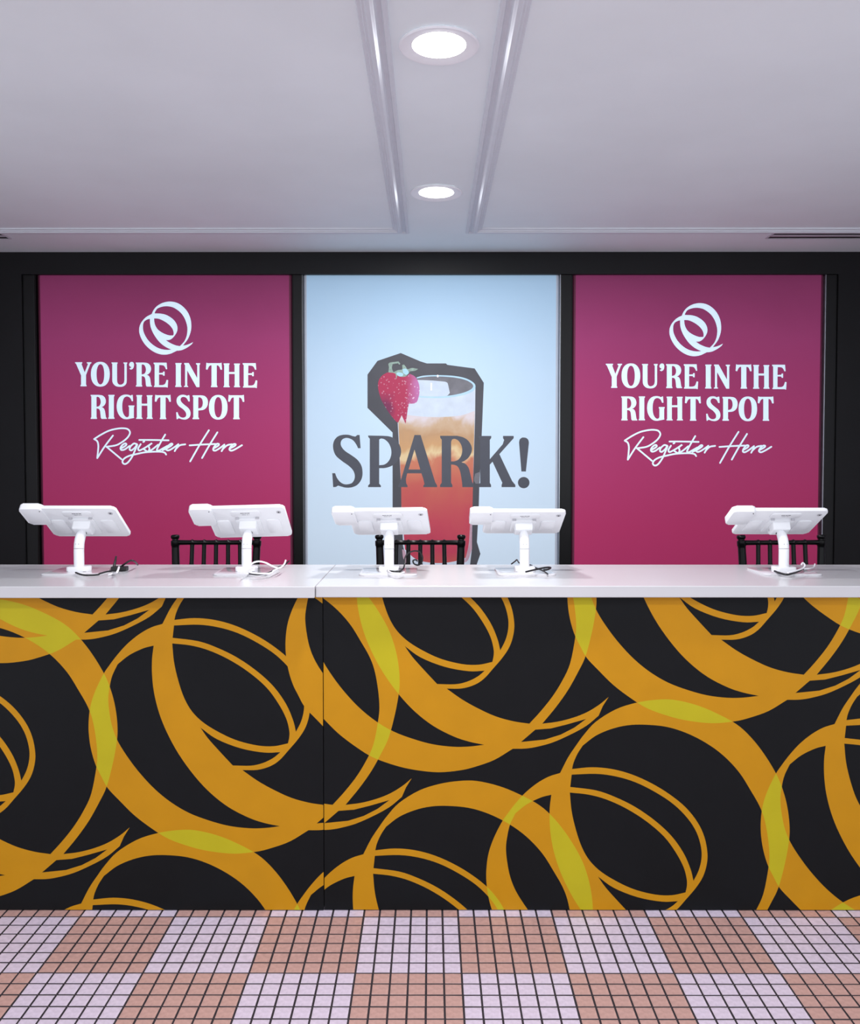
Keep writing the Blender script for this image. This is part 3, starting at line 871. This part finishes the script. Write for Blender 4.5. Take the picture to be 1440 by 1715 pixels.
# ------------------------------------------------------------------ tablet stands
ZC = Z_TOP
def stand_frame(o):
    return lambda u, v, w: Vector((u, v, w)) + o
def make_stand():
    t = thing('tablet_stand', 'x', 'tablet stand', (0, 0, 0), 'tablet stands on the counter')
    idf = lambda u, v, w: Vector((u, v, w))
    bm = flat_prism(bmesh.new(), rounded_rect(-.104, .104, -.098, .100, .02), idf, 0.0, .006, .0015)
    obj('base_plate', bm, M_white_metal, t, local=True, smooth=True)
    bm = flat_prism(bmesh.new(), rounded_rect(-.036, .036, -.034, .034, .010), idf, .006, .022, .003)
    obj('foot', bm, M_white, t, local=True, smooth=True)
    r = .0182
    bm = tube(bmesh.new(), [(0, 0, .020), (0, 0, .078), (0, .0008, .0865)], [r, r, r], 24)
    obj('column', bm, M_white, t, local=True, smooth=True)
    bm = tube(bmesh.new(), [(0, .0008, .0875), (0, .003, .104), (0, .009, .119), (0, .018, .131), (0, .027, .139), (0, .034, .144)],
              [r, r, r, r * .98, r * .9, r * .72], 24)
    nk = obj('neck', bm, M_white, t, local=True, smooth=True)
    for a in (-.006, .006):
        bm = bmesh.new()
        bmesh.ops.create_icosphere(bm, subdivisions=2, radius=.0018, matrix=Matrix.Translation((a, -.0155, .106)))
        obj('screw', bm, M_grey_plastic, nk, local=True, smooth=True)
    # tablet in its case: local u = right, v = up the slope towards the customer, w = out of the underside
    PIV = Vector((0, .049, .179))
    case_t = .013
    W, H = .146, .1045
    bm = flat_prism(bmesh.new(), rounded_rect(-W, W, -H, H, .016), idf, -case_t, 0, .0035)
    tc = obj('tablet_case', bm, M_white, t, local=True, smooth=True)
    tc.location = PIV
    bm = flat_prism(bmesh.new(), rounded_rect(-W + .012, W - .012, -H + .012, H - .012, .006), idf, -case_t - .0008, -case_t + .0005)
    obj('screen', bm, M_screen, tc, local=True)
    bm = bmesh.new()                                        # card reader housing at the left end
    flat_prism(bm, rounded_rect(-W - .056, -W + .028, -.004, H + .006, .014), idf, -case_t - .006, .006, .004)
    obj('card_reader', bm, M_white, tc, local=True, smooth=True)
    bm = bmesh.new()
    bmesh.ops.create_icosphere(bm, subdivisions=2, radius=.0022, matrix=Matrix.Translation((-W + .018, H - .010, .006)))
    obj('reader_led', bm, M_dark_plastic, tc, local=True)
    # embossed details of the underside
    bm = flat_prism(bmesh.new(), rounded_rect(-.055, .055, .050, .086, .010), idf, -.0005, .0038, .0014)
    obj('label_plate', bm, M_white, tc, local=True, smooth=True)
    bm = bmesh.new()                                        # tiny two-line print, too small to read
    rnd = random.Random(3)
    for v, n, h in ((.074, 13, .0056), (.064, 10, .0030)):
        u = -n * .0014
        for k in range(n):
            if k in (6, 9): u += .0016
            w_ = rnd.uniform(.0012, .0024)
            box(bm, u, u + w_, v - h * rnd.uniform(.3, .5), v + h * .4, .0036, .0041)
            u += w_ + .0006
    obj('small_print', bm, M_small_print, tc, local=True)['kind'] = 'stuff'
    for x0, x1 in ((-.118, -.066), (.066, .118)):
        bm = flat_prism(bmesh.new(), rounded_rect(x0, x1, -.075, .022, .010), idf, -.0005, .0034, .0016)
        obj('raised_pad', bm, M_white, tc, local=True, smooth=True)
    bm = flat_prism(bmesh.new(), rounded_rect(-.046, .046, -.078, .036, .014), idf, -.0005, .0065, .003)
    obj('mount_plate', bm, M_white, tc, local=True, smooth=True)
    for x0, x1 in ((-.044, -.030), (.030, .044)):
        bm = flat_prism(bmesh.new(), rounded_rect(x0, x1, .0365, .0410, .0015), idf, -.0005, .0072)
        obj('clip', bm, M_grey_plastic, tc, local=True)
    bm = bmesh.new()                                        # wedge-shaped hub that receives the neck
    prof = [(-.040, .004), (-.040, .028), (-.028, .037), (.020, .036), (.024, .004)]
    a = [bm.verts.new((-.033, v, w)) for v, w in prof]; b = [bm.verts.new((.033, v, w)) for v, w in prof]
    bm.faces.new(a); bm.faces.new(b[::-1])
    for i in range(5):
        bm.faces.new((a[i], b[i], b[(i + 1) % 5], a[(i + 1) % 5]))
    bmesh.ops.bevel(bm, geom=bm.edges[:], offset=.0055, segments=3, profile=.5, affect='EDGES')
    obj('mount_hub', bm, M_white, tc, local=True, smooth=True)
    bm = bmesh.new()
    bmesh.ops.create_cone(bm, cap_ends=True, segments=20, radius1=.0145, radius2=.0145, depth=.004,
                          matrix=Matrix.Translation((0, -.010, .0355)))
    obj('neck_socket', bm, M_dark_plastic, tc, local=True)
    bm = bmesh.new()
    bmesh.ops.create_cone(bm, cap_ends=True, segments=18, radius1=.0048, radius2=.0048, depth=.003,
                          matrix=Matrix.Translation((-.0335, -.020, .020)) @ Matrix.Rotation(math.pi / 2, 4, 'Y'))
    obj('lock', bm, M_grey_plastic, tc, local=True)
    bm = bmesh.new()
    bmesh.ops.create_cone(bm, cap_ends=True, segments=24, radius1=.0085, radius2=.0085, depth=.003,
                          matrix=Matrix.Translation((.122, .072, .0005)))
    obj('camera_ring', bm, M_grey_plastic, tc, local=True)
    bm = bmesh.new()
    bmesh.ops.create_cone(bm, cap_ends=True, segments=20, radius1=.003, radius2=.003, depth=.003,
                          matrix=Matrix.Translation((.122, .073, .0015)))
    obj('camera_lens', bm, M_dark_plastic, tc, local=True)
    return t

def tilt_tablet(t, deg, roll, yaw=0.0):
    """u -> +x, v -> towards the customer and up, w -> down and towards the customer"""
    tc = [c for c in t.children if c.name.startswith('tablet_case')][0]
    a = math.radians(deg)
    u = Vector((1, 0, 0)); v = Vector((0, -math.cos(a), math.sin(a))); w = u.cross(v)
    m = Matrix((u, v, w)).transposed()
    m = Matrix.Rotation(math.radians(yaw), 3, 'Z') @ Matrix.Rotation(math.radians(roll), 3, 'Y') @ m
    tc.rotation_mode = 'XYZ'
    tc.rotation_euler = m.to_euler()

Y_ST = at_z(722, 958.5, ZC).y
proto = make_stand()
stands = [(132.3, 33.5, 0, 0, 0.0, 'white tablet stand at the left end of the counter, black cable block beside it'),
          (413.0, 35.0, -1.5, 0, 0.0, 'white tablet stand in front of the left stool, looped white cable at its foot'),
          (651.7, 29.0, -0.9, -4.0, -.01, 'white tablet stand in front of the middle stool, curled black cable beside it'),
          (878.0, 26.5, 0, 0, -.005, 'white tablet stand right of the cocktail, crossed black cables on its base'),
          (1311.8, 28.5, 0, 0, 0.0, 'white tablet stand in front of the right stool, at the right end')]
ST = []
for k, (px, deg, roll, yaw, dy, label) in enumerate(stands):
    t = proto if k == 0 else copy_tree(proto)
    p = at_z(px, 958.5, ZC)
    t.location = (p.x, Y_ST + dy, ZC)
    t['label'] = label
    tilt_tablet(t, deg, roll, yaw)
    ST.append(t)

# ------------------------------------------------------------------ cables on the counter
def clear(v, r, back=False):
    """keeps a cable point out of the stands: over their base plates, round their feet and columns"""
    for t in ST:
        dx, dy = v.x - t.location.x, v.y - t.location.y
        if abs(dx) < .122 + r and -.116 - r < dy < .118 + r:
            v.z = max(v.z, ZC + .0068 + r)
        if abs(dx) < .040 + r and abs(dy) < .038 + r and v.z < ZC + .024 + r:
            v.y = t.location.y + (.0385 + r) * (1 if back else -1)
        if math.hypot(v.x - t.location.x, v.y - t.location.y) < .021 + r and v.z < ZC + .17:
            v.y = t.location.y + (.0215 + r) * (1 if back else -1)
    return v

def cable_path(pts, r, lift=0.0, back=False):
    W = []
    for p in pts:
        if len(p) == 3:
            q = at_z(p[0], p[1], ZC + p[2] + r + lift)
        else:
            q = at(p[0], p[1], p[3])
            q.z = max(q.z, ZC + r * 1.05) if q.y < Y_TOPB else q.z
        W.append(clear(q, r + lift, back))
    P = [clear(Vector(v), r + lift, back) for v in catmull([tuple(w) for w in W], 8)]
    for v in P:
        if v.y < Y_TOPB + r: v.z = max(v.z, ZC + r + .0002)
    return P

def cable(name, pts, r, m, label, cat='cable', group=None, lift=0.0, back=False):
    """pts: (px, py, height over the counter) or, with four values, (px, py, None, Y) for a point in the air at depth Y"""
    sp = cable_path(pts, r, lift, back)
    return tag(obj(name, tube(bmesh.new(), sp, r, 8), m, origin=tuple(sp[0]), smooth=True), label, cat, group)
z1 = lambda x, y, s=1440 / 220.0, ox=20, oy=830: (ox + x / s, oy + y / s)
def zp(fr, x, y, h=0.0, Y=None):
    q = (fr[0] + x / fr[2], fr[1] + y / fr[2])
    return (q[0], q[1], h) if Y is None else (q[0], q[1], None, Y)
C1 = (20, 830, 1440 / 220.0); C2_ = (280, 830, 1440 / 220.0); C3 = (545, 830, 6.0); C4 = (770, 830, 1440 / 190.0); C5 = (1200, 830, 7.2)
YB = Y_ST
p = at_z(*zp(C1, 1115, 828)[:2], ZC)
t = thing('power_cable', 'black power cable with a plug block and upright tab beside the left end stand', 'cable', tuple(p))
obj('plug_block', box(bmesh.new(), max(p.x - .012, ST[0].location.x + .1075), p.x + .050, p.y - .014, p.y + .020, ZC + .0002, ZC + .018, .004, 2), M_dark_plastic, t)
obj('cord', tube(bmesh.new(), cable_path([zp(C1, 700, 845, .008), zp(C1, 760, 866, .006), zp(C1, 830, 874, .006), zp(C1, 950, 866, .004), zp(C1, 1030, 845, .004), zp(C1, 1090, 828, .006)], .0034), .0034, 8),
    M_cable_black, t, smooth=True)
obj('cord', tube(bmesh.new(), cable_path([zp(C1, 1150, 806, .008), zp(C1, 1190, 782, .012), zp(C1, 1240, 747, .026), zp(C1, 1300, 713, .042), zp(C1, 1345, 722, .036), zp(C1, 1378, 758, .010)], .0034), .0034, 8),
    M_cable_black, t, smooth=True)
obj('tab', tube(bmesh.new(), [(p.x - .004, p.y + .014, ZC + .012), (p.x - .002, p.y + .022, ZC + .034), (p.x + .002, p.y + .022, ZC + .054)], [.006, .0045, .003], 8), M_dark_plastic, t, smooth=True)
cable('white_cable', [zp(C1, 1060, 868, .001), zp(C1, 1110, 858, .001), zp(C1, 1150, 840, .019), zp(C1, 1168, 800, .022), zp(C1, 1172, 785, .022)],
      .0036, M_cable_white, 'short white cable lying over the black plug block by the left end stand')
cable('white_cable', [zp(C2_, 850, 832, .008), zp(C2_, 880, 800, .012), zp(C2_, 930, 745, .028), zp(C2_, 1000, 722, .034), zp(C2_, 1080, 738, .030), zp(C2_, 1160, 778, .016),
                      zp(C2_, 1230, 798, .006), zp(C2_, 1280, 755, .012), zp(C2_, 1300, 705, .028)],
      .0030, M_cable_white, 'white cable arching over the base of the second stand from the left', lift=.020)
cable('white_cable', [zp(C2_, 990, 785, .012), zp(C2_, 940, 790, .010), zp(C2_, 890, 830, .009), zp(C2_, 950, 850, .008), zp(C2_, 1130, 850, .001), zp(C2_, 1250, 800, .001)],
      .0026, M_cable_white, 'thin white cable lying flat in front of the second stand from the left', lift=.0125)
cable('power_cable', [zp(C2_, 900, 858, .0065), zp(C2_, 1000, 866, .0065), zp(C2_, 1120, 862, 0), zp(C2_, 1200, 815, 0), zp(C2_, 1280, 765, .004), zp(C2_, 1340, 712, .022)],
      .0028, M_cable_black, 'black cable lying below the white ones at the second stand from the left')
cable('power_cable', [zp(C3, 620, 748, .010), zp(C3, 650, 752, .008), zp(C3, 720, 757, .007), zp(C3, 775, 740, .009), zp(C3, 795, 690, 0, YB + .02), zp(C3, 798, 630, 0, YB + .03), zp(C3, 830, 580, 0, YB + .04),
                      zp(C3, 895, 556, 0, YB + .05), zp(C3, 950, 570, 0, YB + .06), zp(C3, 975, 620, 0, YB + .07), zp(C3, 965, 675, 0, YB + .08),
                      zp(C3, 930, 698, 0, YB + .085), zp(C3, 890, 685, 0, YB + .09), zp(C3, 880, 655, 0, YB + .092), zp(C3, 905, 645, 0, YB + .094), zp(C3, 925, 660, 0, YB + .096)],
      .0030, M_cable_black, 'black cable curling up in a loop beside the middle stand')
cable('white_cable', [zp(C3, 628, 755, .008), zp(C3, 670, 778, .007), zp(C3, 740, 786, .007), zp(C3, 790, 770, .007)],
      .0028, M_cable_white, 'short white cable on the base plate of the middle stand', lift=.008)
cable('power_cable', [zp(C4, 838, 968, .008), zp(C4, 960, 940, .010), zp(C4, 1080, 915, .012), zp(C4, 1150, 915, .010), zp(C4, 1120, 938, .008), zp(C4, 1060, 945, .007)],
      .0034, M_cable_black, 'black cable folded over the base plate of the fourth stand from the left', lift=.010)
cable('power_cable', [zp(C4, 655, 868, .012), zp(C4, 700, 835, .018), zp(C4, 725, 815, .022), zp(C4, 748, 850, .020), zp(C4, 800, 880, .011), zp(C4, 890, 880, .012), zp(C4, 960, 915, .010), zp(C4, 1020, 940, .007), zp(C4, 1075, 965, .007), zp(C4, 1115, 995, .007)],
      .0026, M_cable_black, 'thin black cable passing behind the column of the fourth stand from the left', back=True)
cable('power_cable', [zp(C5, 700, 912, .010), zp(C5, 760, 935, .008), zp(C5, 850, 952, .0065), zp(C5, 940, 930, .0065), zp(C5, 1000, 905, .010), zp(C5, 1040, 880, .012)],
      .0040, M_cable_black, 'black cable under the foot of the right end stand')
cable('white_cable', [zp(C5, 860, 930, .012), zp(C5, 960, 905, .014), zp(C5, 1040, 875, .016), zp(C5, 1062, 840, .024), zp(C5, 1040, 812, .032), zp(C5, 1022, 830, .028)],
      .0030, M_cable_white, 'white cable ending in a small hook beside the right end stand', lift=.010)
cable('white_cable', [zp(C5, 1060, 885, .007), zp(C5, 1120, 880, .007), zp(C5, 1170, 862, .006), zp(C5, 1184, 825, .016)],
      .0026, M_cable_white, 'short white cable stub behind the right end stand')

# ------------------------------------------------------------------ bar stools behind the counter
def make_stool():
    t = thing('bar_stool', 'x', 'bar stool', (0, 0, 0), 'black bar stools behind the counter')
    ZS = 0.76
    HB = 1.184
    yb = .19                                                # back posts; the back faces the wall (+y)
    def post_pts(sx):
        return [(sx * .190, yb + .055, 0), (sx * .164, yb + .005, ZS), (sx * .180, yb + .040, HB)]
    for sx in (-1, 1):
        a, b, c = [Vector(p) for p in post_pts(sx)]
        pts, rad = [], []
        for f, r in ((0, .015), (.1, .016), (.14, .020), (.17, .016), (.5, .018), (.53, .022), (.56, .018), (.95, .019)):
            pts.append(a.lerp(b, f)); rad.append(r)
        for f, r in ((.03, .020), (.12, .018), (.15, .0215), (.18, .018), (.48, .0175), (.51, .021), (.54, .0175), (.865, .0165), (.885, .0170), (.893, .0190), (.938, .0190), (.946, .0140),
                     (.956, .0135), (.962, .0170), (.978, .0192), (.992, .0185), (1.0, .0150), (1.003, .006)):
            pts.append(b.lerp(c, f)); rad.append(r)
        obj('back_post', tube(bmesh.new(), pts, rad, 14), M_stool, t, local=True, smooth=True)
        leg_prof = [(0, .015), (.1, .016), (.14, .021), (.17, .016), (.45, .018), (.48, .022), (.51, .018), (1, .019)]
        obj('leg', turned(bmesh.new(), (sx * .195, -.20, 0), (sx * .168, -.165, ZS), leg_prof, 14), M_stool, t, local=True, smooth=True)
    L = Vector((-.174, yb + .0368, 1.151)); R_ = Vector((.174, yb + .0368, 1.151))
    rp = [(0, .0115)]
    for k in range(5):
        f = .20 + .15 * k
        rp += [(f - .022, .0105), (f, .0145), (f + .022, .0105)]
    rp += [(1, .0115)]
    obj('top_rail', turned(bmesh.new(), L, R_, rp, 10), M_stool, t, local=True, smooth=True)
    low = (Vector((-.163, yb + .012, .845)), Vector((.163, yb + .012, .845)))
    obj('lower_rail', turned(bmesh.new(), low[0], low[1], [(0, .011), (.2, .010), (.5, .0125), (.8, .010), (1, .011)], 10), M_stool, t, local=True, smooth=True)
    for k in range(5):
        f = .20 + .15 * k
        sp = [(0, .0085), (.2, .0085), (.27, .0115), (.33, .0085), (.6, .0095), (.66, .0125), (.71, .0095), (.93, .0095), (1, .010)]
        obj('spindle', turned(bmesh.new(), low[0].lerp(low[1], .16 + .17 * k), L.lerp(R_, f), sp, 10), M_stool, t, local=True, smooth=True)
    bm = flat_prism(bmesh.new(), [(-.19, -.19), (.19, -.19), (.166, .19), (-.166, .19)], lambda u, v, w: Vector((u, v, w)), ZS - .028, ZS, .008)
    obj('seat', bm, M_stool, t, local=True, smooth=True)
    bm = flat_prism(bmesh.new(), [(-.18, -.18), (.18, -.18), (.142, .165), (-.142, .165)], lambda u, v, w: Vector((u, v, w)), ZS, ZS + .045, .015)
    obj('cushion', bm, M_cushion, t, local=True, smooth=True)
    sp = [(0, .010), (.3, .0105), (.48, .0105), (.5, .014), (.52, .0105), (1, .010)]
    for z in (.22, .38):
        f = z / ZS
        fl = [Vector((s_ * .195, -.20, 0)).lerp(Vector((s_ * .168, -.165, ZS)), f) for s_ in (-1, 1)]
        bl = [Vector(post_pts(s_)[0]).lerp(Vector(post_pts(s_)[1]), f) for s_ in (-1, 1)]
        for a, b in ((fl[0], fl[1]), (bl[0], bl[1]), (fl[0], bl[0]), (fl[1], bl[1])):
            obj('stretcher', turned(bmesh.new(), a, b, sp, 10), M_stool, t, local=True, smooth=True)
    return t
stool = make_stool()
Y_STOOL = Y_TOPB + 0.13
spots = [((285.5 + 437) / 2, 'black spindle-back bar stool behind the second tablet stand from the left', 0),
         ((631.5 + 776) / 2, 'black spindle-back bar stool in front of the drink poster', 0),
         ((1243.5 + 1385) / 2, 'black spindle-back bar stool at the right end before the magenta poster', 3)]
for k, (px, label, rz) in enumerate(spots):
    o = stool if k == 0 else copy_tree(stool)
    p = at(px, 905, Y_STOOL + .22)
    o.location = (p.x, Y_STOOL, 0)
    o.rotation_euler = (0, 0, math.radians(rz))
    o['label'] = label
